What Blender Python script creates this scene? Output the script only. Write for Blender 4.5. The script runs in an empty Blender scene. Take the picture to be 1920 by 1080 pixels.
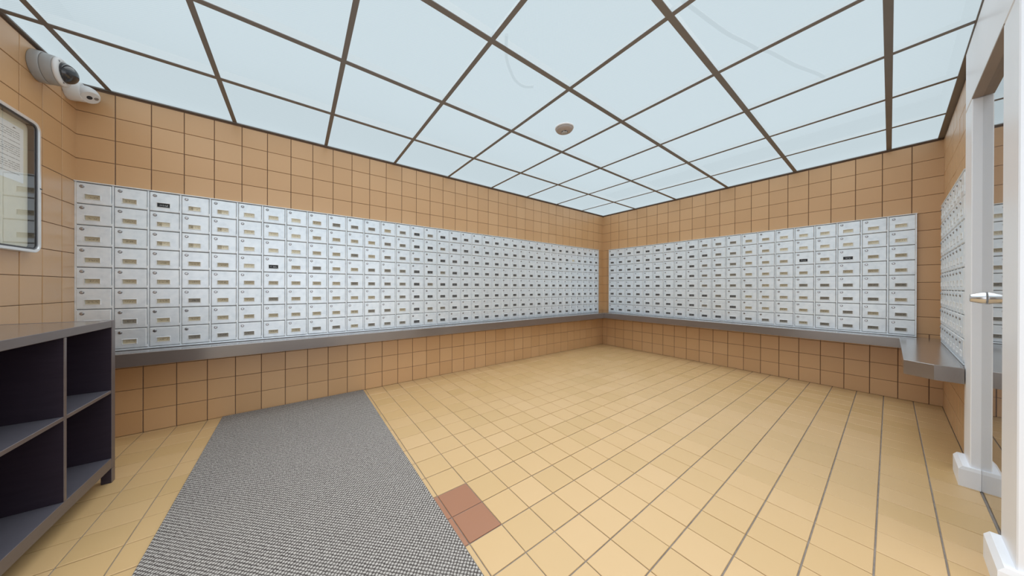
import bpy, math, random
import numpy as np
from mathutils import Matrix, Vector

random.seed(7)
scene = bpy.context.scene
COL = scene.collection

# ---------------------------------------------------------------- camera, world, exposure
cam_data = bpy.data.cameras.new('camera')
cam = bpy.data.objects.new('camera', cam_data)
COL.objects.link(cam)
FOCAL_PX = 527.7315
cam_data.sensor_width = 36.0
cam_data.lens = FOCAL_PX / 1920.0 * 36.0
cam_data.shift_x = 24.0 / 1920.0
cam_data.clip_start = 0.02
YAW, PITCH, ROLL = 0.9463, -0.0016, 0.0027
_f = Vector((math.cos(YAW) * math.cos(PITCH), math.sin(YAW) * math.cos(PITCH), math.sin(PITCH)))
_r = Vector((math.sin(YAW), -math.cos(YAW), 0.0))
_u = _r.cross(_f)
_r2 = _r * math.cos(ROLL) + _u * math.sin(ROLL)
_u2 = -_r * math.sin(ROLL) + _u * math.cos(ROLL)
CAM = Vector((-4.573, -3.0866, 1.03))
cam.matrix_world = Matrix(((_r2.x, _u2.x, -_f.x, CAM.x), (_r2.y, _u2.y, -_f.y, CAM.y),
                           (_r2.z, _u2.z, -_f.z, CAM.z), (0, 0, 0, 1)))
scene.camera = cam

world = bpy.data.worlds.new('world')
scene.world = world
world.use_nodes = True
world.node_tree.nodes['Background'].inputs['Color'].default_value = (0.95, 0.97, 1.0, 1)
world.node_tree.nodes['Background'].inputs['Strength'].default_value = 1.4      # lobby daylight through the open side
PANEL_STRENGTH = 0.87
# fill lamps added above the prismatic panels to brighten the room: a wide downward beam, cut off towards the horizontal
def fill_lamp(name, cx, cy, sx, sy, power):
    ld = bpy.data.lights.new(name, 'AREA')
    ld.shape = 'RECTANGLE'
    ld.size, ld.size_y = sx, sy
    ld.spread = math.radians(120)
    ld.energy = power * sx * sy
    ld.color = (1.0, 0.985, 0.96)
    lo = bpy.data.objects.new(name, ld)
    COL.objects.link(lo)
    lo.location = (cx, cy, 2.50)
    return lo
LAMP_W = 20.5
fill_lamp('fill_lamp', -2.867, -1.68, 5.50, 3.10, LAMP_W)
fill_lamp('fill_lamp', -4.20, -4.02, 3.0, 1.30, LAMP_W)
scene.view_settings.view_transform = 'Standard'
scene.view_settings.look = 'None'
scene.view_settings.exposure = 0.0
scene.view_settings.gamma = 1.0
scene.view_settings.use_curve_mapping = False

# ---------------------------------------------------------------- helpers
def srgb(r, g, b):
    def c(v):
        v /= 255.0
        return v / 12.92 if v <= 0.04045 else ((v + 0.055) / 1.055) ** 2.4
    return (c(r), c(g), c(b), 1.0)

class NT:
    def __init__(self, name):
        self.m = bpy.data.materials.new(name)
        self.m.use_nodes = True
        self.t = self.m.node_tree
        self.b = self.t.nodes['Principled BSDF']
        self.out = self.t.nodes['Material Output']
    def n(self, kind, **kw):
        nd = self.t.nodes.new(kind)
        for k, v in kw.items():
            setattr(nd, k, v)
        return nd
    def l(self, a, b):
        self.t.links.new(a, b)
    def math(self, op, a, b=None, c=None):
        nd = self.n('ShaderNodeMath', operation=op)
        for i, v in enumerate((a, b, c)):
            if v is None:
                continue
            if isinstance(v, (int, float)):
                nd.inputs[i].default_value = v
            else:
                self.l(v, nd.inputs[i])
        return nd.outputs[0]
    def mix(self, fac, a, b, blend='MIX'):
        nd = self.n('ShaderNodeMix', data_type='RGBA', blend_type=blend)
        for s, v in ((nd.inputs['Factor'], fac), (nd.inputs[6], a), (nd.inputs[7], b)):
            if isinstance(v, (int, float)):
                s.default_value = v
            elif isinstance(v, tuple):
                s.default_value = v
            else:
                self.l(v, s)
        return nd.outputs[2]
    def noise(self, scale, detail=3.0, vec=None, rough=0.55):
        nd = self.n('ShaderNodeTexNoise')
        nd.inputs['Scale'].default_value = scale
        nd.inputs['Detail'].default_value = detail
        nd.inputs['Roughness'].default_value = rough
        if vec is not None:
            self.l(vec, nd.inputs['Vector'])
        return nd
    def pos(self):
        return self.n('ShaderNodeNewGeometry').outputs['Position']
    def ramp(self, fac, stops):
        nd = self.n('ShaderNodeValToRGB')
        cr = nd.color_ramp
        while len(cr.elements) > 1:
            cr.elements.remove(cr.elements[-1])
        cr.elements[0].position, cr.elements[0].color = stops[0]
        for p, c in stops[1:]:
            e = cr.elements.new(p)
            e.color = c
        self.l(fac, nd.inputs['Fac'])
        return nd.outputs['Color']
    def bump(self, h, strength=0.2, dist=0.002):
        nd = self.n('ShaderNodeBump')
        nd.inputs['Strength'].default_value = strength
        nd.inputs['Distance'].default_value = dist
        self.l(h, nd.inputs['Height'])
        self.l(nd.outputs['Normal'], self.b.inputs['Normal'])
    def set(self, **kw):
        for k, v in kw.items():
            s = self.b.inputs[k.replace('_', ' ')]
            if isinstance(v, (int, float, tuple)):
                s.default_value = v
            else:
                self.l(v, s)
        return self.m

def simple(name, col, rough=0.5, metal=0.0, var=0.06, scale=14.0, spec=0.5):
    t = NT(name)
    nz = t.noise(scale, 3.0, t.pos())
    dark = tuple(c * (1 - var) for c in col[:3]) + (1,)
    lite = tuple(min(1, c * (1 + var)) for c in col[:3]) + (1,)
    t.set(Base_Color=t.mix(nz.outputs['Fac'], dark, lite), Roughness=rough, Metallic=metal)
    t.b.inputs['Specular IOR Level'].default_value = spec
    return t.m

def tile_mat(name, c1, c2, c3, rough, stain):
    t = NT(name)
    oi = t.n('ShaderNodeObjectInfo')
    ge = t.n('ShaderNodeNewGeometry')
    rnd = t.math('FRACT', t.math('ADD', oi.outputs['Random'], ge.outputs['Random Per Island']))
    base = t.ramp(rnd, [(0.0, c1), (0.5, c2), (1.0, c3)])
    nz = t.noise(2.3, 4.0, ge.outputs['Position'])
    base = t.mix(t.math('MULTIPLY', nz.outputs['Fac'], 0.35), base, stain)
    fine = t.noise(70.0, 4.0, ge.outputs['Position'])
    base = t.mix(t.math('MULTIPLY', fine.outputs['Fac'], 0.18), base, c3)
    t.set(Base_Color=base, Roughness=t.math('MULTIPLY_ADD', fine.outputs['Fac'], 0.18, rough - 0.05))
    wav = t.noise(9.0, 2.0, ge.outputs['Position'])
    t.bump(wav.outputs['Fac'], 0.12, 0.006)
    t.b.inputs['Coat Weight'].default_value = 0.9
    t.b.inputs['Coat Roughness'].default_value = 0.40
    return t.m

M = {}
M['wall_tile'] = tile_mat('wall_tile', (0.55, 0.322, 0.15, 1), (0.59, 0.35, 0.168, 1), (0.61, 0.372, 0.186, 1), 0.40, (0.52, 0.28, 0.112, 1))
M['floor_tile'] = tile_mat('floor_tile', (0.56, 0.37, 0.165, 1), (0.60, 0.395, 0.185, 1), (0.63, 0.42, 0.21, 1), 0.46, (0.52, 0.325, 0.12, 1))
M['red_tile'] = tile_mat('red_tile', (0.32, 0.128, 0.058, 1), (0.34, 0.138, 0.064, 1), (0.36, 0.15, 0.072, 1), 0.46, (0.30, 0.12, 0.05, 1))
M['wall_grout'] = simple('wall_grout', (0.17, 0.105, 0.07, 1), 0.9, 0, 0.25, 40)
M['floor_grout'] = simple('floor_grout', (0.25, 0.215, 0.19, 1), 0.9, 0, 0.45, 30)
M['plaster'] = simple('plaster', (0.78, 0.78, 0.80, 1), 0.6, 0, 0.03, 8)
M['grey_board'] = simple('grey_board', (0.34, 0.35, 0.36, 1), 0.8, 0, 0.03, 8)
M['white_paint'] = simple('white_paint', (0.88, 0.90, 0.95, 1), 0.35, 0, 0.03, 6)
M['header_soffit'] = simple('header_soffit', (0.30, 0.23, 0.18, 1), 0.5, 0, 0.06, 6)
M['grid_metal'] = simple('grid_metal', (0.175, 0.157, 0.145, 1), 0.45, 0.0, 0.1, 8)
M['cable'] = simple('cable', (0.03, 0.035, 0.04, 1), 0.6)
M['ledge'] = simple('ledge', (0.155, 0.125, 0.112, 1), 0.16, 0, 0.08, 5, 1.0)
M['ledge'].node_tree.nodes['Principled BSDF'].inputs['Coat Weight'].default_value = 1.0
M['ledge'].node_tree.nodes['Principled BSDF'].inputs['Coat Roughness'].default_value = 0.2
M['dark_plastic'] = simple('dark_plastic', (0.02, 0.02, 0.025, 1), 0.3)
M['white_plastic'] = simple('white_plastic', (0.72, 0.72, 0.73, 1), 0.4, 0, 0.03)
M['grey_plastic'] = simple('grey_plastic', (0.34, 0.335, 0.33, 1), 0.42, 0, 0.03)
M['beige_plastic'] = simple('beige_plastic', (0.38, 0.325, 0.30, 1), 0.5, 0, 0.04)
M['chrome'] = simple('chrome', (0.72, 0.72, 0.74, 1), 0.22, 1.0, 0.02)
M['lock_metal'] = simple('lock_metal', (0.30, 0.30, 0.31, 1), 0.3, 1.0, 0.05)
M['board_back'] = simple('board_back', (0.82, 0.77, 0.63, 1), 0.8, 0, 0.05, 30)
M['frame_metal'] = simple('frame_metal', (0.80, 0.81, 0.83, 1), 0.3, 0.55, 0.02)

def aluminium(name, col, rough, metal):
    t = NT(name)
    p = t.pos()
    big = t.noise(3.0, 4.0, p)
    fine = t.noise(26.0, 5.0, p)
    smudge = t.ramp(fine.outputs['Fac'], [(0.0, (0.72, 0.74, 0.76, 1)), (0.42, (0.94, 0.95, 0.96, 1)), (0.6, (1, 1, 1, 1)), (1.0, (1, 1, 1, 1))])
    base = t.mix(1.0, col, smudge, 'MULTIPLY')
    t.set(Base_Color=base, Metallic=metal, Roughness=t.math('MULTIPLY_ADD', big.outputs['Fac'], 0.2, rough - 0.1))
    return t.m
M['alu_door'] = aluminium('alu_door', (0.84, 0.905, 0.965, 1), 0.42, 0.5)
M['alu_frame'] = aluminium('alu_frame', (0.85, 0.91, 0.965, 1), 0.38, 0.5)
M['alu_bright'] = aluminium('alu_bright', (0.86, 0.88, 0.90, 1), 0.4, 0.35)
M['alu_gap_shade'] = simple('alu_gap_shade', (0.16, 0.17, 0.18, 1), 0.5, 0.2, 0.05)  # shade in the gaps between doors, painted as a dark cabinet colour

def card_mat(name, paper, ink, dens):
    t = NT(name)
    oi = t.n('ShaderNodeObjectInfo')
    tc = t.n('ShaderNodeTexCoord')
    mp = t.n('ShaderNodeMapping')
    t.l(tc.outputs['Object'], mp.inputs['Vector'])
    mp.inputs['Scale'].default_value = (260, 90, 1)
    cb = t.n('ShaderNodeCombineXYZ')
    t.l(t.math('MULTIPLY', oi.outputs['Random'], 50.0), cb.inputs[2])
    t.l(cb.outputs[0], mp.inputs['Location'])
    nz = t.noise(1.0, 2.0, mp.outputs[0])
    sx = t.n('ShaderNodeSeparateXYZ')
    t.l(tc.outputs['Object'], sx.inputs[0])
    band = t.math('LESS_THAN', t.math('ABSOLUTE', sx.outputs[1]), 0.0055)
    wide = t.math('LESS_THAN', t.math('ABSOLUTE', sx.outputs[0]), 0.021)
    ink_f = t.math('MULTIPLY', t.math('MULTIPLY', band, wide), t.math('GREATER_THAN', nz.outputs['Fac'], dens))
    t.set(Base_Color=t.mix(t.math('MULTIPLY', ink_f, 0.75), paper, ink), Roughness=0.5)
    return t.m
M['card_cream'] = card_mat('card_cream', (0.74, 0.68, 0.52, 1), (0.40, 0.34, 0.26, 1), 0.56)
M['card_tan'] = card_mat('card_tan', (0.50, 0.43, 0.30, 1), (0.20, 0.17, 0.12, 1), 0.52)
M['card_grey'] = card_mat('card_grey', (0.27, 0.245, 0.20, 1), (0.10, 0.09, 0.08, 1), 0.5)
M['card_dark'] = card_mat('card_dark', (0.07, 0.07, 0.072, 1), (0.26, 0.26, 0.26, 1), 0.52)
M['card_black'] = card_mat('card_black', (0.012, 0.014, 0.018, 1), (0.55, 0.58, 0.6, 1), 0.5)

def wood(name, c1, c2, rough):
    t = NT(name)
    mp = t.n('ShaderNodeMapping')
    t.l(t.pos(), mp.inputs['Vector'])
    mp.inputs['Scale'].default_value = (8, 8, 55)
    nz = t.noise(1.0, 6.0, mp.outputs[0], 0.65)
    t.set(Base_Color=t.mix(nz.outputs['Fac'], c1, c2), Roughness=rough)
    t.bump(nz.outputs['Fac'], 0.06, 0.001)
    return t.m
M['espresso'] = wood('espresso', (0.022, 0.015, 0.024, 1), (0.042, 0.030, 0.044, 1), 0.34)
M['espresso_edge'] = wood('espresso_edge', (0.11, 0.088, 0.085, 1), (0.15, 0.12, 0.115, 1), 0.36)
M['espresso_top_lit'] = wood('espresso_top_lit', (0.14, 0.115, 0.10, 1), (0.19, 0.155, 0.135, 1), 0.15)  # ceiling reflection painted in as a lighter colour for the top
M['espresso_shelf_lit'] = wood('espresso_shelf_lit', (0.085, 0.08, 0.098, 1), (0.13, 0.122, 0.145, 1), 0.36)  # same wood lightened, painting in the light that falls on the shelf tops

def mat_weave():
    t = NT('mat_weave')
    sp = t.n('ShaderNodeSeparateXYZ')
    t.l(t.pos(), sp.inputs[0])
    wob = t.noise(60.0, 2.0, t.pos())
    ws = t.n('ShaderNodeSeparateXYZ')
    t.l(wob.outputs['Color'], ws.inputs[0])
    X = t.math('MULTIPLY_ADD', t.math('SUBTRACT', ws.outputs[0], 0.5), 0.007, sp.outputs[0])
    Y = t.math('MULTIPLY_ADD', t.math('SUBTRACT', ws.outputs[1], 0.5), 0.007, sp.outputs[1])
    c = 1.0 / 0.0118
    u = t.math('MULTIPLY', t.math('ADD', X, Y), c * 0.70 * math.pi)
    v = t.math('MULTIPLY', t.math('SUBTRACT', X, Y), c * 0.70 * math.pi)
    k = t.math('ABSOLUTE', t.math('MULTIPLY', t.math('SINE', u), t.math('SINE', v)))
    nz = t.noise(110.0, 3.0, t.pos(), 0.7)
    soft = t.noise(4.0, 3.0, t.pos())
    h = t.math('ADD', k, t.math('MULTIPLY', t.math('SUBTRACT', nz.outputs['Fac'], 0.5), 1.1))
    col = t.ramp(h, [(0.04, (0.045, 0.038, 0.037, 1)), (0.26, (0.15, 0.134, 0.124, 1)), (0.58, (0.40, 0.372, 0.345, 1)), (1.0, (0.55, 0.52, 0.485, 1))])
    col = t.mix(t.math('MULTIPLY', soft.outputs['Fac'], 0.3), col, (0.22, 0.195, 0.18, 1))
    t.set(Base_Color=col, Roughness=0.95)
    t.b.inputs['Specular IOR Level'].default_value = 0.1
    t.bump(k, 0.5, 0.003)
    return t.m
M['mat_weave'] = mat_weave()
M['mat_edge'] = simple('mat_edge', (0.13, 0.12, 0.115, 1), 0.95, 0, 0.2, 60)

def panel_mat():
    t = NT('light_panel')
    t.t.nodes.remove(t.b)
    sp = t.n('ShaderNodeSeparateXYZ')
    t.l(t.pos(), sp.inputs[0])
    k = t.math('MULTIPLY', t.math('SINE', t.math('MULTIPLY', sp.outputs[0], 2 * math.pi / 0.011)),
               t.math('SINE', t.math('MULTIPLY', sp.outputs[1], 2 * math.pi / 0.011)))
    em = t.n('ShaderNodeEmission')
    t.l(t.mix(t.math('MULTIPLY_ADD', k, 0.5, 0.5), (0.70, 0.835, 0.90, 1), (0.80, 0.925, 0.975, 1)), em.inputs['Color'])
    em.inputs['Strength'].default_value = PANEL_STRENGTH
    tr = t.n('ShaderNodeBsdfTransparent')
    tr.inputs['Color'].default_value = (0.93, 0.97, 1, 1)
    mx = t.n('ShaderNodeMixShader')
    mx.inputs[0].default_value = 0.17
    t.l(em.outputs[0], mx.inputs[1])
    t.l(tr.outputs[0], mx.inputs[2])
    t.l(mx.outputs[0], t.out.inputs['Surface'])
    return t.m
M['light_panel'] = panel_mat()
def clear_mat():
    t = NT('panel_clear_back')
    t.t.nodes.remove(t.b)
    tr = t.n('ShaderNodeBsdfTransparent')
    tr.inputs['Color'].default_value = (0.98, 0.99, 1, 1)
    t.l(tr.outputs[0], t.out.inputs['Surface'])
    return t.m
M['panel_clear'] = clear_mat()

def glass(name, tint=(0.98, 0.99, 0.985, 1)):
    t = NT(name)
    t.t.nodes.remove(t.b)
    fr = t.n('ShaderNodeFresnel')
    fr.inputs['IOR'].default_value = 1.5
    tr = t.n('ShaderNodeBsdfTransparent')
    tr.inputs['Color'].default_value = tint
    gl = t.n('ShaderNodeBsdfGlossy')
    gl.inputs['Roughness'].default_value = 0.0
    mx = t.n('ShaderNodeMixShader')
    ge = t.n('ShaderNodeNewGeometry')
    both = t.math('MINIMUM', t.math('MULTIPLY', fr.outputs[0], 1.7), 0.93)     # the two faces of the sheet together
    t.l(t.math('MULTIPLY', both, t.math('SUBTRACT', 1.0, ge.outputs['Backfacing'])), mx.inputs[0])
    t.l(tr.outputs[0], mx.inputs[1])
    t.l(gl.outputs[0], mx.inputs[2])
    t.l(mx.outputs[0], t.out.inputs['Surface'])
    return t.m
M['glass'] = glass('glass')
M['smoked_dome'] = simple('smoked_dome', (0.025, 0.025, 0.03, 1), 0.08, 0, 0.1, 20, 0.8)

def paper_mat():
    t = NT('notice_paper')
    tc = t.n('ShaderNodeTexCoord')
    sp = t.n('ShaderNodeSeparateXYZ')
    t.l(tc.outputs['Object'], sp.inputs[0])
    x, y = sp.outputs[0], sp.outputs[1]
    row = t.math('FLOOR', t.math('MULTIPLY', y, 95.0))
    inrow = t.math('LESS_THAN', t.math('FRACT', t.math('MULTIPLY', y, 95.0)), 0.42)
    cb = t.n('ShaderNodeCombineXYZ')
    t.l(t.math('MULTIPLY', x, 150.0), cb.inputs[0])
    t.l(t.math('MULTIPLY', row, 7.31), cb.inputs[1])
    nz = t.noise(1.0, 1.0, cb.outputs[0])
    cb2 = t.n('ShaderNodeCombineXYZ')
    t.l(t.math('MULTIPLY', row, 3.7), cb2.inputs[1])
    ln = t.noise(1.0, 0.0, cb2.outputs[0])
    words = t.math('GREATER_THAN', nz.outputs['Fac'], 0.43)
    lines = t.math('GREATER_THAN', ln.outputs['Fac'], 0.44)
    mx = t.math('LESS_THAN', t.math('ABSOLUTE', x), 0.085)
    my = t.math('LESS_THAN', t.math('ABSOLUTE', y), 0.112)
    ink = words
    for q in (lines, mx, my, inrow):
        ink = t.math('MULTIPLY', ink, q)
    t.set(Base_Color=t.mix(t.math('MULTIPLY', ink, 0.6), (0.93, 0.94, 0.97, 1), (0.10, 0.10, 0.12, 1)), Roughness=0.7)
    return t.m
M['paper'] = paper_mat()

class MB:
    """collects faces, each with a material slot"""
    def __init__(self):
        self.v, self.f, self.mi, self.mats, self.sm = [], [], [], [], []
    def slot(self, m):
        if m not in self.mats:
            self.mats.append(m)
        return self.mats.index(m)
    def face(self, idx, m, smooth=False):
        self.f.append(idx)
        self.mi.append(self.slot(m))
        self.sm.append(smooth)
    def add(self, verts):
        n = len(self.v)
        self.v += [tuple(p) for p in verts]
        return n
    def box(self, lo, hi, m, ch=0.0):
        (x0, y0, z0), (x1, y1, z1) = lo, hi
        if ch <= 0:
            n = self.add([(x0, y0, z0), (x1, y0, z0), (x1, y1, z0), (x0, y1, z0), (x0, y0, z1), (x1, y0, z1), (x1, y1, z1), (x0, y1, z1)])
            for q in ((0, 3, 2, 1), (4, 5, 6, 7), (0, 1, 5, 4), (1, 2, 6, 5), (2, 3, 7, 6), (3, 0, 4, 7)):
                self.face([n + i for i in q], m)
            return
        # chamfered box: 24 verts
        c = ch
        P = {}
        for sx in (0, 1):
            for sy in (0, 1):
                for sz in (0, 1):
                    X, Y, Z = (x0, x1)[sx], (y0, y1)[sy], (z0, z1)[sz]
                    ix, iy, iz = (c, -c)[sx], (c, -c)[sy], (c, -c)[sz]
                    P[sx, sy, sz, 'x'] = self.add([(X, Y + iy, Z + iz)])
                    P[sx, sy, sz, 'y'] = self.add([(X + ix, Y, Z + iz)])
                    P[sx, sy, sz, 'z'] = self.add([(X + ix, Y + iy, Z)])
                    t = [P[sx, sy, sz, k] for k in 'xyz']
                    if (sx + sy + sz) % 2 == 0:
                        t = t[::-1]
                    self.face(t, m)
        for s in (0, 1):
            q = [P[s, 0, 0, 'x'], P[s, 1, 0, 'x'], P[s, 1, 1, 'x'], P[s, 0, 1, 'x']]
            self.face(q if s else q[::-1], m)
            q = [P[0, s, 0, 'y'], P[0, s, 1, 'y'], P[1, s, 1, 'y'], P[1, s, 0, 'y']]
            self.face(q if s else q[::-1], m)
            q = [P[0, 0, s, 'z'], P[1, 0, s, 'z'], P[1, 1, s, 'z'], P[0, 1, s, 'z']]
            self.face(q if s else q[::-1], m)
        for a in (0, 1):
            for b in (0, 1):
                q = [P[a, b, 0, 'x'], P[a, b, 1, 'x'], P[a, b, 1, 'y'], P[a, b, 0, 'y']]
                self.face(q if (a + b) % 2 else q[::-1], m)
                q = [P[a, 0, b, 'x'], P[a, 1, b, 'x'], P[a, 1, b, 'z'], P[a, 0, b, 'z']]
                self.face(q if (a + b) % 2 == 0 else q[::-1], m)
                q = [P[0, a, b, 'y'], P[1, a, b, 'y'], P[1, a, b, 'z'], P[0, a, b, 'z']]
                self.face(q if (a + b) % 2 else q[::-1], m)
    def ring_stack(self, rings, m, cap0=True, cap1=True, smooth=True):
        """rings: lists of equal length; lofts between them"""
        k = len(rings[0])
        ns = [self.add(r) for r in rings]
        for a, b in zip(ns, ns[1:]):
            for i in range(k):
                j = (i + 1) % k
                self.face([a + i, a + j, b + j, b + i], m, smooth)
        if cap0:
            self.face([ns[0] + i for i in range(k)][::-1], m)
        if cap1:
            self.face([ns[-1] + i for i in range(k)], m)
    def lathe(self, prof, m, seg=32, org=(0, 0, 0), cap0=True, cap1=True, smooth=True):
        """profile of (radius, height) about local z"""
        rings = []
        for r, z in prof:
            rings.append([(org[0] + r * math.cos(2 * math.pi * i / seg), org[1] + r * math.sin(2 * math.pi * i / seg), org[2] + z) for i in range(seg)])
        self.ring_stack(rings, m, cap0, cap1, smooth)
    def prism(self, pts, z0, z1, m, ch=0.0):
        k = len(pts)
        if ch > 0:
            cx = sum(p[0] for p in pts) / k
            inset = []
            for i in range(k):
                p0, p1, p2 = Vector(pts[i - 1]), Vector(pts[i]), Vector(pts[(i + 1) % k])
                d1, d2 = (p1 - p0).normalized(), (p2 - p1).normalized()
                n1, n2 = Vector((-d1.y, d1.x)), Vector((-d2.y, d2.x))
                bis = (n1 + n2)
                bis = bis / max(0.3, bis.dot(n1))
                inset.append(tuple(p1 + bis * ch))
            self.ring_stack([[(x, y, z0) for x, y in pts], [(x, y, z1 - ch) for x, y in pts], [(x, y, z1) for x, y in inset]], m, smooth=False)
        else:
            self.ring_stack([[(x, y, z0) for x, y in pts], [(x, y, z1) for x, y in pts]], m, smooth=False)
    def tube(self, pts, r, m, seg=8):
        rings = []
        for i, p in enumerate(pts):
            p = Vector(p)
            a = Vector(pts[max(0, i - 1)])
            b = Vector(pts[min(len(pts) - 1, i + 1)])
            d = (b - a).normalized()
            s = d.cross(Vector((0, 0, 1)))
            s = s.normalized() if s.length > 1e-4 else Vector((1, 0, 0))
            t = s.cross(d)
            rings.append([tuple(p + s * r * math.cos(2 * math.pi * k / seg) + t * r * math.sin(2 * math.pi * k / seg)) for k in range(seg)])
        self.ring_stack(rings, m)
    def mesh(self, name):
        me = bpy.data.meshes.new(name)
        me.from_pydata(self.v, [], self.f)
        for m in self.mats:
            me.materials.append(M[m])
        me.polygons.foreach_set('material_index', self.mi)
        me.polygons.foreach_set('use_smooth', self.sm)
        me.update()
        return me
    def build(self, name, parent=None, mw=None):
        return link(name, self.mesh(name), parent, mw)

def link(name, me, parent=None, mw=None):
    o = bpy.data.objects.new(name, me)
    COL.objects.link(o)
    if parent is not None:
        o.parent = parent
    if mw is not None:
        o.matrix_basis = mw
    return o

def empty(name, loc=(0, 0, 0)):
    o = bpy.data.objects.new(name, None)
    o.empty_display_size = 0.1
    COL.objects.link(o)
    o.location = loc
    return o

def tag(o, label, cat, group=None):
    o['label'] = label
    o['category'] = cat
    if group:
        o['group'] = group
    return o

def structure(o):
    o['kind'] = 'structure'
    return o

def frame(xa, ya, za, t):
    return Matrix(((xa[0], ya[0], za[0], t[0]), (xa[1], ya[1], za[1], t[1]), (xa[2], ya[2], za[2], t[2]), (0, 0, 0, 1)))

# local frames whose x runs to the right as one faces the wall, y is up and z comes out of it
def on_left(u, z, out=0.0):      # u = world x
    return frame((1, 0, 0), (0, 0, 1), (0, -1, 0), (u, -out, z))
def on_back(v, z, out=0.0):      # v = world y
    return frame((0, -1, 0), (0, 0, 1), (-1, 0, 0), (-out, v, z))
def on_front(v, z, out=0.0):
    return frame((0, 1, 0), (0, 0, 1), (1, 0, 0), (X0 + out, v, z))
def on_right(u, z, out=0.0):
    return frame((-1, 0, 0), (0, 0, 1), (0, 1, 0), (u, Y3 + out, z))
def on_floor(x, y, z=0.0):
    return Matrix.Translation((x, y, z))

# ---------------------------------------------------------------- room dimensions
X0, Y3, HC = -5.734, -3.363, 2.347
YB = -4.7                      # how far the room goes on behind the camera
XD = -2.65                     # where the right wall ends behind the camera
T = 0.1602                     # wall tile pitch across
TV = 0.1553                    # wall tile pitch up
JOINT = 0.0042
PROUD = 0.004

_tiles = {}
def tile_mesh(w, h, m, ch=0.0013):
    key = (round(w, 4), round(h, 4), m)
    if key not in _tiles:
        mb = MB()
        a, b = w / 2, h / 2
        q = lambda s, z: [(-a + s, -b + s, z), (a - s, -b + s, z), (a - s, b - s, z), (-a + s, b - s, z)]
        mb.ring_stack([q(0, -0.004), q(0, PROUD - ch), q(ch, PROUD)], m, cap0=False, smooth=False)
        _tiles[key] = mb.mesh('tile')
    return _tiles[key]

def lay(parent, cells, place, m, limit=300, key=None, ju=JOINT, jv=JOINT):
    """cells: (u0, u1, v0, v1[, material]); the ones that show largest become tile parts, the rest one stuff part"""
    if key:
        cells = sorted(cells, key=key)
    rest = []
    for n, c in enumerate(cells):
        u0, u1, v0, v1 = c[:4]
        mm = c[4] if len(c) > 4 else m
        w, h = u1 - u0 - ju, v1 - v0 - jv
        if w < 0.006 or h < 0.006:
            continue
        jit = Matrix.Translation((0, 0, random.uniform(-0.0005, 0.0005))) @ Matrix.Rotation(random.uniform(-0.004, 0.004), 4, 'X') @ Matrix.Rotation(random.uniform(-0.004, 0.004), 4, 'Y')
        mw = place((u0 + u1) / 2, (v0 + v1) / 2) @ jit
        me = tile_mesh(w, h, mm)
        if n < limit:
            link('tile', me, parent, mw)
        else:
            rest.append((me, mw, mm))
    if rest:
        mb = MB()
        for me, mw, mm in rest:
            n0 = mb.add([tuple(mw @ v.co) for v in me.vertices])
            for p in me.polygons:
                mb.face([n0 + i for i in p.vertices], mm)
        o = mb.build('tile_field', parent)
        o['kind'] = 'stuff'

def spans(lo, hi, start, step):
    """joint to joint intervals inside lo..hi"""
    k = math.floor((lo - start) / step)
    out = []
    while start + k * step < hi - 1e-6:
        a, b = max(lo, start + k * step), min(hi, start + (k + 1) * step)
        if b - a > 0.012:
            out.append((a, b))
        k += 1
    return out

ROWS = [(k * TV, min((k + 1) * TV, HC - 0.012)) for k in range(16) if min((k + 1) * TV, HC - 0.012) - k * TV > 0.012]
UP = [r for r in ROWS if r[1] > 1.72]
LOW = [r for r in ROWS if r[0] < 0.50]
MID = [r for r in ROWS if r not in UP and r not in LOW]

# ---------------------------------------------------------------- the setting
def slab(name, lo, hi, m):
    mb = MB()
    mb.box(lo, hi, m)
    return structure(mb.build(name))

TOPW = 2.72
floor = slab('floor', (X0 - 0.1, YB, -0.10), (0.1, 0.1, -PROUD), 'floor_grout')
wall_left = slab('wall_left', (X0 - 0.1, 0.0, -0.1), (0.1, 0.1, TOPW), 'wall_grout')
wall_back = slab('wall_back', (0.0, Y3 - 0.1, -0.1), (0.1, 0.0, TOPW), 'wall_grout')
wall_front = slab('wall_front', (X0 - 0.1, -1.75, -0.1), (X0, 0.0, TOPW), 'wall_grout')
wall_right = slab('wall_right', (-1.53, Y3 - 0.1, -0.1), (0.0, Y3, TOPW), 'wall_grout')

# floor tiles
RUG = (-5.045, -4.03, -3.9, -0.012)
FX, FY, TX, TY = -0.0017, -0.0345, 0.1602, 0.1590
cells = []
for x0, x1 in spans(X0, 0.0, FX, TX):
    for y0, y1 in spans(-4.3, 0.0, FY, TY):
        if x1 > -2.4:
            if y1 < Y3 + 0.02:
                continue
            y0 = max(y0, Y3 + 0.003)
        if x0 > RUG[0] + 0.03 and x1 < RUG[1] - 0.03 and y1 < RUG[3] and y0 > RUG[2]:
            continue
        i, j = round((FX - x1) / TX), round((FY - y1) / TY)
        red = i in (24, 25) and j in (11, 12)
        if not red and i == 25 and j == 14:
            red = True
        cells.append((x0, x1, y0, y1, 'red_tile' if red else 'floor_tile'))
def floor_rank(c):
    p = Vector(((c[0] + c[1]) / 2, (c[2] + c[3]) / 2, 0)) - CAM
    zz = p.dot(_f)
    if zz < 0.9:
        return 1e6 - zz
    sx, sy = p.dot(_r2) / zz * FOCAL_PX, p.dot(_u2) / zz * FOCAL_PX
    if abs(sx) > 1000 or abs(sy) > 570:
        return 1e5 + zz
    return p.length ** 3
lay(floor, cells, lambda u, v: on_floor(u, v, -0.004), 'floor_tile', 300, floor_rank, 0.0040, 0.0050)

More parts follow.
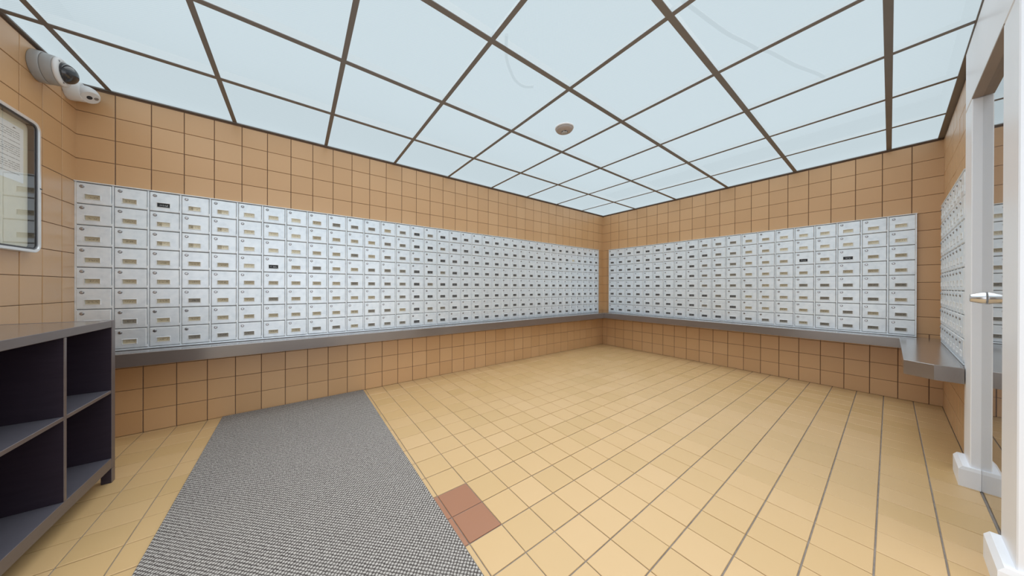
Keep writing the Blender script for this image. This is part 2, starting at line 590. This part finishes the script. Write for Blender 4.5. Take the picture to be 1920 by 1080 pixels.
# wall tiles
L_UP, L_LOW = X0, -5.291
cells = [(a, b, c, d) for c, d in UP for a, b in spans(X0, 0, L_UP, T)]
cells += [(a, b, c, d) for c, d in LOW for a, b in spans(X0, 0, L_LOW, T)]
cells += [(a, b, c, d) for c, d in MID for a, b in spans(-0.2, 0, L_UP, T)]
lay(wall_left, cells, on_left, 'wall_tile', 300, None, 0.0046, 0.0034)
cells = [(a, b, c, d) for c, d in UP for a, b in spans(Y3, 0, Y3, T)]
cells += [(a, b, c, d) for c, d in LOW for a, b in spans(Y3, 0, Y3 + 0.069, T)]
cells += [(a, b, c, d) for c, d in MID for a, b in spans(-0.16, 0, -0.093, T)]
cells += [(Y3, -3.2005, c, d) for c, d in MID]
lay(wall_back, cells, on_back, 'wall_tile', 300, None, 0.0046, 0.0034)
cells = [(a, b, c, d) for c, d in ROWS for a, b in spans(-1.745, 0, -0.142, 0.1625)]
cells = [c for c in cells if not (c[3] < 0.82 and c[1] < -0.69)]
lay(wall_front, cells, on_front, 'wall_tile', 300, None, 0.0046, 0.0034)
cells = [(a, b, c, d) for c, d in UP + LOW for a, b in spans(-1.53, 0, 0.0, T)]
cells += [(a, b, c, d) for c, d in MID for a, b in spans(-0.26, 0, 0.0, T)]
lay(wall_right, cells, on_right, 'wall_tile', 300, None, 0.0046, 0.0034)

# luminous ceiling
GX, GY, PX, PY = 0.012, 0.018, 0.6233, 0.6194
ceiling = MB()
ceiling.box((X0 - 0.1, YB - 0.1, TOPW), (0.1, 0.1, TOPW + 0.1), 'plaster')
ceiling = structure(ceiling.build('ceiling'))
xs = [0.0] + [GX - i * PX for i in range(1, 10)] + [X0]
ys = [0.0] + [GY - j * PY for j in range(1, 8)] + [YB]
_panels = {}
for i in range(len(xs) - 1):
    for j in range(len(ys) - 1):
        x1, x0, y1, y0 = xs[i], xs[i + 1], ys[j], ys[j + 1]
        if y1 < Y3 and x0 > XD - 0.02:
            continue
        if y0 < Y3 and x0 > XD:
            y0 = Y3
        w, h = x1 - x0 - 0.012, y1 - y0 - 0.012
        key = (round(w, 3), round(h, 3))
        if key not in _panels:
            mb = MB()
            mb.box((-w / 2, -h / 2, 0), (w / 2, h / 2, 0.003), 'panel_clear')
            mb.mi[0] = mb.slot('light_panel')
            _panels[key] = mb.mesh('light_panel')
        link('light_panel', _panels[key], ceiling, Matrix.Translation(((x0 + x1) / 2, (y0 + y1) / 2, HC + 0.004)))
def tbar(p0, p1, along, wid, name='grid_bar'):
    mb = MB()
    if along == 'x':
        mb.box((p0[0], p0[1] - wid / 2, HC - 0.002), (p1[0], p0[1] + wid / 2, HC + 0.003), 'grid_metal', 0.0012)
        mb.box((p0[0], p0[1] - 0.003, HC + 0.0072), (p1[0], p0[1] + 0.003, HC + 0.060), 'grid_metal')
    else:
        mb.box((p0[0] - wid / 2, p0[1], HC - 0.001), (p0[0] + wid / 2, p1[1], HC + 0.003), 'grid_metal', 0.0012)
        mb.box((p0[0] - 0.003, p0[1], HC + 0.0072), (p0[0] + 0.003, p1[1], HC + 0.035), 'grid_metal')
    return mb.build(name, ceiling)
for y in ys[1:-1]:
    tbar((X0, y), (0.0 if y > Y3 else XD, y), 'x', 0.030)
for x in xs[1:-1]:
    tbar((x, YB if x < XD else Y3), (x, 0.0), 'y', 0.026)
mb = MB(); mb.box((X0, -0.016, HC - 0.006), (0, 0, HC + 0.003), 'grid_metal', 0.001); mb.build('edge_trim', ceiling)
mb = MB(); mb.box((-0.016, Y3, HC - 0.006), (0, 0, HC + 0.003), 'grid_metal', 0.001); mb.build('edge_trim', ceiling)
mb = MB(); mb.box((X0, YB, HC - 0.006), (X0 + 0.018, 0, HC + 0.003), 'grid_metal', 0.001); mb.build('edge_trim', ceiling)
mb = MB(); mb.box((XD, Y3, HC - 0.006), (0, Y3 + 0.034, HC + 0.003), 'grid_metal', 0.001); mb.build('edge_trim', ceiling)
for lo, hi in (((X0, -0.02, HC + 0.012), (0, -0.004, TOPW)), ((-0.02, Y3, HC + 0.012), (-0.004, -0.02, TOPW)), ((X0 + 0.004, -1.75, HC + 0.012), (X0 + 0.02, -0.02, TOPW)),
               ((XD, Y3 + 0.004, HC + 0.012), (-0.02, Y3 + 0.02, TOPW))):
    mb = MB(); mb.box(lo, hi, 'grey_board'); mb.build('plenum_tone_board', ceiling)  # boards added to even out the brightness along the ceiling edges
# cables lying on the panels, seen faintly through them
def cable(pts):
    P = []
    for i in range(len(pts) - 1):
        p0, p1, p2, p3 = [Vector(pts[max(0, min(len(pts) - 1, i + d))]) for d in (-1, 0, 1, 2)]
        for s in range(6):
            t = s / 6
            P.append(0.5 * ((2 * p1) + (p2 - p0) * t + (2 * p0 - 5 * p1 + 4 * p2 - p3) * t * t + (3 * p1 - p0 - 3 * p2 + p3) * t ** 3))
    P.append(Vector(pts[-1]))
    mb = MB()
    mb.tube(P, 0.009, 'cable', 8)
    return mb.build('cable', ceiling)
ZC = HC + 0.014
for line in ([(-3.676, -1.903), (-3.629, -1.836), (-3.582, -1.78), (-3.519, -1.729), (-3.438, -1.68), (-3.356, -1.669), (-3.302, -1.703)],
             [(-3.126, -2.523), (-2.891, -2.561), (-2.739, -2.589), (-2.586, -2.63), (-2.5, -2.65)],
             [(-2.46, -2.67), (-2.394, -2.693), (-2.173, -2.75), (-1.971, -2.816), (-1.88, -2.84)]):
    cable([(x, y, ZC) for x, y in line])

# white door frame with a glass pane on the right
YF = -3.333
door = structure(empty('door_1', (-2.08, Y3, 0)))
def dpart(name, boxes, m, ch=0.003):
    mb = MB()
    for lo, hi in boxes:
        lo = (lo[0] + 2.08, lo[1] - Y3, lo[2])
        hi = (hi[0] + 2.08, hi[1] - Y3, hi[2])
        mb.box(lo, hi, m, ch)
    return mb.build(name, door)
dpart('jamb', [((-1.735, -3.50, 0.0), (-1.53, YF, 2.012))], 'white_paint')
dpart('jamb', [((XD, -3.50, 0.0), (-2.43, YF, 2.012))], 'white_paint')
dpart('header', [((XD, -3.50, 2.020), (-1.53, YF, HC - 0.007))], 'white_paint')
dpart('soffit', [((-2.43, -3.50, 2.012), (-1.735, YF + 0.0005, 2.020))], 'header_soffit', 0.0)
dpart('glass_pane', [((-2.43, -3.372, 0.004), (-1.735, -3.362, 2.012))], 'glass', 0.0)
mb = MB()
mb.lathe([(0.0295, 0.0005), (0.0305, 0.002), (0.0305, 0.004), (0.0190, 0.040), (0.0170, 0.042)], 'chrome', 28)
mb.build('knob', door, frame((-1, 0, 0), (0, 0, 1), (0, 1, 0), (-1.845 + 2.08, -3.362 - Y3, 0.985)))
def bb_piece(name, x0, x1, y0, y1):
    mb = MB()
    ch = 0.012
    mb.ring_stack([[(x0, y0, 0), (x1, y0, 0), (x1, y1, 0), (x0, y1, 0)], [(x0, y0, 0.088), (x1, y0, 0.088), (x1, y1, 0.088), (x0, y1, 0.088)],
                   [(x0 + 0.004, y0, 0.105), (x1, y0, 0.105), (x1, y1 - ch, 0.105), (x0 + 0.004, y1 - ch, 0.105)]], 'white_paint', smooth=False)
    return structure(mb.build(name))
bb_piece('baseboard_right', -1.752, -1.53, -3.3615, -3.300)
bb_piece('baseboard_right', -2.668, -2.425, -3.3615, -3.300)
mb = MB()
mb.box((XD, YB, 0), (-2.45, -3.505, TOPW), 'plaster')
structure(mb.build('wall_return'))
slab('wall_lobby', (-2.45, YB, -0.1), (0.1, YB + 0.1, TOPW), 'plaster')

# ---------------------------------------------------------------- ledge under the mailboxes
ZL = 0.590
D1, D2, D3 = 0.175, 0.21, 0.225
mb = MB()
mb.prism([(X0 + 0.002, -0.002), (X0 + 0.002, -D1), (-D2, -D1), (-D2, Y3 + D3), (-1.505, Y3 + D3), (-1.575, Y3 + D3 - 0.10),
          (-1.575, YF + 0.003), (-1.527, YF + 0.003), (-1.527, Y3 + 0.006), (-0.004, Y3 + 0.006), (-0.004, -0.002)], ZL - 0.088, ZL, 'ledge', 0.003)
ledge = mb.build('wall_ledge')
tag(ledge, 'taupe laminate ledge running around the walls under the silver mailboxes', 'shelf')

# ---------------------------------------------------------------- mailboxes
CW, CH = 0.15463, 0.1375
def rect(w, h, z, cx=0.0, cy=0.0):
    return [(cx - w / 2, cy - h / 2, z), (cx + w / 2, cy - h / 2, z), (cx + w / 2, cy + h / 2, z), (cx - w / 2, cy + h / 2, z)]
SLX, SLY, SLW, SLH = -0.0055, -0.0215, 0.061, 0.029
def door_mesh():
    mb = MB()
    W, H = CW - 0.0135, CH - 0.0055
    o0, o1, o2 = [mb.add(r) for r in (rect(W, H, 0.012), rect(W, H, 0.0205), rect(W - 0.0075, H - 0.0075, 0.0245))]
    l0 = mb.add(rect(SLW + 0.0095, SLH + 0.0095, 0.0245, SLX, SLY))
    l1 = mb.add(rect(SLW + 0.0062, SLH + 0.0062, 0.0272, SLX, SLY))
    l2 = mb.add(rect(SLW + 0.001, SLH + 0.001, 0.0272, SLX, SLY))
    l3 = mb.add(rect(SLW, SLH, 0.0180, SLX, SLY))
    for a, b, m in ((o0, o1, 'alu_door'), (o1, o2, 'alu_bright'), (o2, l0, 'alu_door'), (l0, l1, 'alu_bright'), (l1, l2, 'alu_bright'), (l2, l3, 'alu_bright')):
        for i in range(4):
            j = (i + 1) % 4
            mb.face([a + i, a + j, b + j, b + i], m)
    # hinge knuckle low on the right edge
    mb.box((W / 2 - 0.001, -H / 2 + 0.004, 0.016), (W / 2 + 0.004, -H / 2 + 0.018, 0.0235), 'alu_bright')
    return mb.mesh('mailbox_door')
def lock_mesh():
    mb = MB()
    mb.lathe([(0.0100, 0.0), (0.0100, 0.0018), (0.0070, 0.0034)], 'lock_metal', 14, cap0=False)
    mb.lathe([(0.0052, 0.003), (0.0048, 0.0045)], 'chrome', 12, cap0=False)
    mb.box((-0.0009, -0.0032, 0.0046), (0.0009, 0.0032, 0.0050), 'dark_plastic')
    return mb.mesh('lock')
def card_mesh(a, b=None):
    mb = MB()
    w, h = SLW - 0.0006, SLH - 0.0006
    if b is None:
        n = mb.add(rect(w, h, 0.0))
        mb.face([n, n + 1, n + 2, n + 3], a)
        n2 = mb.add(rect(w, h, -0.0008))
        mb.face([n2 + 3, n2 + 2, n2 + 1, n2], a)
    else:
        s = -w / 2 + w * 0.36
        n = mb.add([(-w / 2, -h / 2, 0), (s, -h / 2, 0), (s, h / 2, 0), (-w / 2, h / 2, 0)])
        mb.face([n, n + 1, n + 2, n + 3], a)
        n = mb.add([(s, -h / 2, 0.0006), (w / 2, -h / 2, 0.0006), (w / 2, h / 2, 0.0006), (s, h / 2, 0.0006)])
        mb.face([n, n + 1, n + 2, n + 3], b)
    return mb.mesh('name_card')
DOOR, LOCK = door_mesh(), lock_mesh()
CARD = {k: card_mesh('card_' + k) for k in ('cream', 'tan', 'grey', 'dark', 'black')}
CARD['split'] = card_mesh('card_tan', 'card_cream')

def bank(label, cols, place, choose):
    root = empty('mailbox_bank')
    root.matrix_world = place
    tag(root, label, 'mailboxes', 'banks of silver mailboxes')
    W, H0 = cols * CW, 0.012
    H = H0 + 8 * CH + 0.004
    mb = MB()
    mb.box((0, 0, 0.001), (W, H, 0.0165), 'alu_gap_shade')
    mb.build('cabinet', root)
    mb = MB(); mb.box((0, 0.0, 0.0165), (W, H0 - 0.001, 0.024), 'alu_frame', 0.0015); mb.build('bottom_rail', root)
    mb = MB(); mb.box((-0.002, H - 0.001, 0.001), (W + 0.002, H + 0.005, 0.026), 'alu_bright', 0.001); mb.build('top_rail', root)
    mb = MB(); mb.box((-0.0045, H0, 0.0), (0.0045, H - 0.002, 0.0045), 'alu_frame', 0.0012)
    strip = mb.mesh('mullion')
    for c in range(cols + 1):
        x = min(max(c * CW, 0.0046), W - 0.0046)
        link('mullion', strip, root, Matrix.Translation((x, 0, 0.0168)))
    for r in range(8):
        for c in range(cols):
            cx, cy = (c + 0.5) * CW, H0 + (7 - r + 0.5) * CH
            d = link('mailbox_door', DOOR, root, Matrix.Translation((cx, cy, random.uniform(-0.0004, 0.0004))) @ Matrix.Rotation(random.gauss(0, 0.0022), 4, 'Y') @ Matrix.Rotation(random.gauss(0, 0.0022), 4, 'X'))
            link('lock', LOCK, d, Matrix.Translation((-0.046, 0.042, 0.0244)) @ Matrix.Rotation(random.choice((0, 0, 0.2, -0.3, 1.5)), 4, 'Z'))
            link('name_card', CARD[choose(r, c)], d, Matrix.Translation((SLX, SLY, 0.0182)))
    return root

def choose_left(r, c):
    special = {(0, 2): 'black', (3, 6): 'black', (7, 3): 'grey', (7, 15): 'grey', (1, 31): 'cream', (6, 10): 'tan', (7, 10): 'tan'}
    if (r, c) in special:
        return special[r, c]
    if c < 10:
        if r <= 2:
            return ('tan', 'tan', 'split', 'split', 'split', 'cream', 'cream', 'cream', 'tan', 'tan')[c] if r else ('tan', 'tan', 'black', 'split', 'split', 'cream', 'cream', 'cream', 'tan', 'grey')[c]
        if r == 3:
            return ('tan', 'tan', 'tan', 'tan', 'tan', 'cream', 'black', 'tan', 'grey', 'tan')[c]
        return 'tan' if random.random() < 0.75 else 'grey'
    if c < 14:
        return random.choice(('grey', 'grey', 'tan', 'grey'))
    return random.choice(('dark', 'dark', 'dark', 'grey')) if c < 20 else 'dark'
def choose_back(r, c):
    if (r, c) in ((2, 15), (2, 17)):
        return 'black'
    if c < 9:
        return 'dark'
    if r <= 1 and c >= 14:
        return 'cream'
    if r <= 3 and c >= 12:
        return 'tan'
    return random.choice(('grey', 'grey', 'tan')) if c >= 12 else random.choice(('grey', 'dark', 'grey'))
ZB = 0.5925
bank('longest bank of silver mailboxes, 36 columns wide, on the wall above the grey mat', 36, on_left(X0 + 0.004, ZB, 0.0055), choose_left)
bank('bank of silver mailboxes 20 columns wide on the far end wall', 20, on_back(-0.1372, ZB, 0.0055), choose_back)
bank('narrow bank of silver mailboxes seen edge-on beside the white door frame', 8, on_right(-0.250, ZB, 0.0055), lambda r, c: random.choice(('tan', 'grey', 'tan')))

# ---------------------------------------------------------------- bookcase
BX0, BX1, BY0, BY1 = -5.727, -5.357, -1.463, -0.670
bc = empty('bookcase', (-5.54, -1.066, 0))
tag(bc, 'low dark brown open bookcase with cubby shelves standing in the corner under the notice board', 'bookcase')
def bpart(name, lo, hi, face_m='espresso_edge', top_m='espresso_shelf_lit'):
    mb = MB()
    lo = (lo[0] + 5.54, lo[1] + 1.066, lo[2]); hi = (hi[0] + 5.54, hi[1] + 1.066, hi[2])
    mb.box(lo, hi, 'espresso', 0.0016)
    # front faces (+x) are lighter; top faces carry ceiling light in their colour
    for k, f in enumerate(mb.f):
        P = [Vector(mb.v[i]) for i in f]
        n = (P[1] - P[0]).cross(P[2] - P[0]).normalized()
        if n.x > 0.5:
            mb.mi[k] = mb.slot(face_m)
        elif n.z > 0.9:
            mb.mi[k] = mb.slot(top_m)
    return mb.build(name, bc)
TH = 0.034
bpart('side_panel', (BX0, BY1 - TH, 0.075), (BX1, BY1, 0.852))
bpart('side_panel', (BX0, BY0, 0.075), (BX1, BY0 + TH, 0.852))
bpart('top', (BX0, BY0 + TH, 0.816), (BX1, BY1 - TH, 0.852), 'espresso_edge', 'espresso_top_lit')
bpart('bottom_panel', (BX0, BY0 + TH, 0.078), (BX1 - 0.001, BY1 - TH, 0.130))
bpart('divider', (BX0 + 0.008, -1.0745, 0.130), (BX1 - 0.001, -1.0575, 0.816))
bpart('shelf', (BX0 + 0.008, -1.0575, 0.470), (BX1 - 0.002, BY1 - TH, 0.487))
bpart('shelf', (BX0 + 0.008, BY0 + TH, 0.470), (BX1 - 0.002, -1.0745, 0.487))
bpart('back_panel', (BX0, BY0 + TH, 0.130), (BX0 + 0.008, BY1 - TH, 0.816))
for x0, x1 in ((BX0, BX0 + 0.036), (BX1 - 0.036, BX1)):
    for y0, y1 in ((BY0, BY0 + TH), (BY1 - TH, BY1)):
        bpart('leg', (x0, y0, 0.0005), (x1, y1, 0.075))

# ---------------------------------------------------------------- notice board and its sheet
def rrect(w, h, r, z, n=7):
    pts = []
    for cx, cy, a0 in ((w / 2 - r, h / 2 - r, 0), (-w / 2 + r, h / 2 - r, 90), (-w / 2 + r, -h / 2 + r, 180), (w / 2 - r, -h / 2 + r, 270)):
        for k in range(n):
            a = math.radians(a0 + 90 * k / (n - 1))
            pts.append((cx + r * math.cos(a), cy + r * math.sin(a), z))
    return pts
def ring(mb, w, h, r, t, z0, z1, m, ch=0.003):
    loops = [rrect(w, h, r, z0), rrect(w, h, r, z1 - ch), rrect(w - 2 * ch, h - 2 * ch, max(0.002, r - ch), z1),
             rrect(w - 2 * t + 2 * ch, h - 2 * t + 2 * ch, max(0.002, r - t + ch), z1), rrect(w - 2 * t, h - 2 * t, max(0.002, r - t), z1 - ch), rrect(w - 2 * t, h - 2 * t, max(0.002, r - t), z0)]
    mb.ring_stack(loops, m, False, False, False)
NBW, NBH, NBZ = 0.54, 0.695, 1.555
nb = empty('notice_board')
nb.matrix_world = on_front(-0.398 - NBW / 2, NBZ, 0.0045)
tag(nb, 'glazed notice board with a silver rounded frame on the tiled wall', 'notice board')
mb = MB(); ring(mb, NBW, NBH, 0.045, 0.016, 0.0, 0.036, 'frame_metal'); mb.build('frame', nb)
mb = MB(); ring(mb, NBW - 0.033, NBH - 0.033, 0.028, 0.008, 0.004, 0.030, 'dark_plastic', 0.001); mb.build('gasket', nb)
mb = MB(); mb.ring_stack([rrect(NBW - 0.034, NBH - 0.034, 0.026, 0.0005), rrect(NBW - 0.034, NBH - 0.034, 0.026, 0.0038)], 'board_back', smooth=False); mb.build('backing', nb)
mb = MB(); mb.ring_stack([rrect(NBW - 0.052, NBH - 0.052, 0.02, 0.0245), rrect(NBW - 0.052, NBH - 0.052, 0.02, 0.0275)], 'glass', smooth=False); mb.build('glass_pane', nb)
mb = MB(); mb.box((NBW / 2 - 0.012, -0.003, 0.030), (NBW / 2 + 0.004, 0.003, 0.0375), 'dark_plastic', 0.001); mb.build('latch', nb)
mb = MB()
n = mb.add(rect(0.216, 0.279, 0.0)); mb.face([n, n + 1, n + 2, n + 3], 'paper')
n = mb.add(rect(0.216, 0.279, -0.0004)); mb.face([n + 3, n + 2, n + 1, n], 'paper')
sheet = mb.build('notice_sheet', None, on_front(-0.452 - 0.108, 1.702, 0.0092))
tag(sheet, 'white printed sheet pinned up behind the notice board glass', 'notice')
mb = MB()
mb.prism([(0.036, 0.1215), (0.052, 0.1225), (0.062, 0.1255), (0.052, 0.1265), (0.046, 0.1285), (0.044, 0.1255)], 0.0002, 0.0005, 'dark_plastic')
mb.build('letterhead_mark', sheet)

# ---------------------------------------------------------------- wall cameras
dc = empty('dome_camera')
dc.matrix_world = on_front(-0.35, 2.238, 0.0045)
tag(dc, 'grey cylindrical security camera with a dark glass dome', 'security camera')
mb = MB(); mb.lathe([(0.078, 0.0), (0.080, 0.003), (0.080, 0.032), (0.078, 0.036)], 'grey_plastic', 40); mb.build('base', dc)
mb = MB(); mb.lathe([(0.0765, 0.0362), (0.077, 0.040), (0.0745, 0.070), (0.071, 0.0755)], 'grey_plastic', 40); mb.build('housing', dc)
mb = MB(); mb.lathe([(0.0735, 0.0758), (0.0725, 0.084), (0.066, 0.090), (0.054, 0.092)], 'white_plastic', 40); mb.build('ring', dc)
mb = MB(); mb.lathe([(0.053 * math.cos(a), 0.0924 + 0.044 * math.sin(a)) for a in [i * math.pi / 2 / 9 for i in range(9)]] + [(0.0008, 0.1364)], 'smoked_dome', 36); mb.build('dome', dc)
for k in range(3):
    a = math.radians(20 + 120 * k)
    mb = MB(); mb.lathe([(0.0042, 0.0), (0.0042, 0.0015), (0.0028, 0.002)], 'lock_metal', 10)
    mb.build('screw', dc, Matrix.Translation((0.062 * math.cos(a), 0.062 * math.sin(a), 0.0912)))
tc = empty('turret_camera')
tc.matrix_world = on_front(-0.092, 2.258, 0.0045)
tag(tc, 'white turret security camera with two small lenses in its tilted face', 'security camera')
mb = MB(); mb.lathe([(0.060, 0.0), (0.061, 0.003), (0.060, 0.022), (0.057, 0.032), (0.054, 0.058), (0.049, 0.062)], 'white_plastic', 36); mb.build('base', tc)
nrm = Vector((-0.42, -0.72, 0.55)).normalized()
sx = Vector((0.2, -0.2, 1.0)); sx = (sx - nrm * sx.dot(nrm)).normalized()
sy = nrm.cross(sx)
ballm = frame(sx, sy, nrm, (0, -0.004, 0.074))
mb = MB()
RB = 0.049
mb.lathe([(RB * math.sin(a), -RB * math.cos(a)) for a in [0.02 + i * 2.16 / 14 for i in range(15)]], 'white_plastic', 36); mb.build('eyeball', tc, ballm)
fz = -RB * math.cos(2.18)
mb = MB(); mb.lathe([(0.0405, fz - 0.002), (0.0405, fz + 0.002), (0.038, fz + 0.003)], 'white_plastic', 36); face = mb.build('face_plate', tc, ballm)
mb = MB(); mb.lathe([(0.0120, 0.0), (0.0120, 0.001), (0.010, 0.0012)], 'dark_plastic', 20); mb.build('lens', face, Matrix.Translation((-0.004, 0.0, fz + 0.003)))
mb = MB(); mb.lathe([(0.0095, 0.0), (0.0095, 0.0012), (0.007, 0.0014)], 'lock_metal', 20); mb.build('infrared_lamp', face, Matrix.Translation((0.023, 0.0, fz + 0.003)))

# ---------------------------------------------------------------- smoke detector
sd = empty('smoke_detector')
sd.matrix_world = frame((1, 0, 0), (0, -1, 0), (0, 0, -1), (-2.785, -1.517, HC + 0.003))
tag(sd, 'round beige smoke detector on the luminous ceiling', 'smoke detector')
mb = MB(); mb.lathe([(0.074, 0.0), (0.075, 0.003), (0.075, 0.010), (0.072, 0.013)], 'white_plastic', 40); mb.build('base', sd)
mb = MB(); mb.lathe([(0.069, 0.0132), (0.068, 0.022), (0.060, 0.031), (0.036, 0.037), (0.026, 0.038)], 'beige_plastic', 40); mb.build('housing', sd)
mb = MB(); mb.lathe([(0.025, 0.0375), (0.024, 0.045), (0.019, 0.049), (0.004, 0.050)], 'grey_plastic', 28)
for k in range(6):
    a = k * math.pi / 3
    c, s = math.cos(a), math.sin(a)
    w = 0.006
    n = mb.add([(0.0256 * c - s * w, 0.0256 * s + c * w, 0.0395), (0.0256 * c + s * w, 0.0256 * s - c * w, 0.0395), (0.0250 * c + s * w, 0.0250 * s - c * w, 0.0445), (0.0250 * c - s * w, 0.0250 * s + c * w, 0.0445)])
    mb.face([n, n + 1, n + 2, n + 3], 'dark_plastic')
mb.build('sensor_cap', sd)

# ---------------------------------------------------------------- floor mat
mb = MB()
mb.box((RUG[0], RUG[2], 0.0004), (RUG[1], RUG[3], 0.008), 'mat_weave', 0.003)
for k, f in enumerate(mb.f):
    P = [Vector(mb.v[i]) for i in f]
    if abs((P[1] - P[0]).cross(P[2] - P[0]).normalized().z) < 0.5:
        mb.mi[k] = mb.slot('mat_edge')
tag(mb.build('floor_mat'), 'long grey woven floor mat laid on the yellow tiles', 'mat')
bpy.context.view_layer.update()
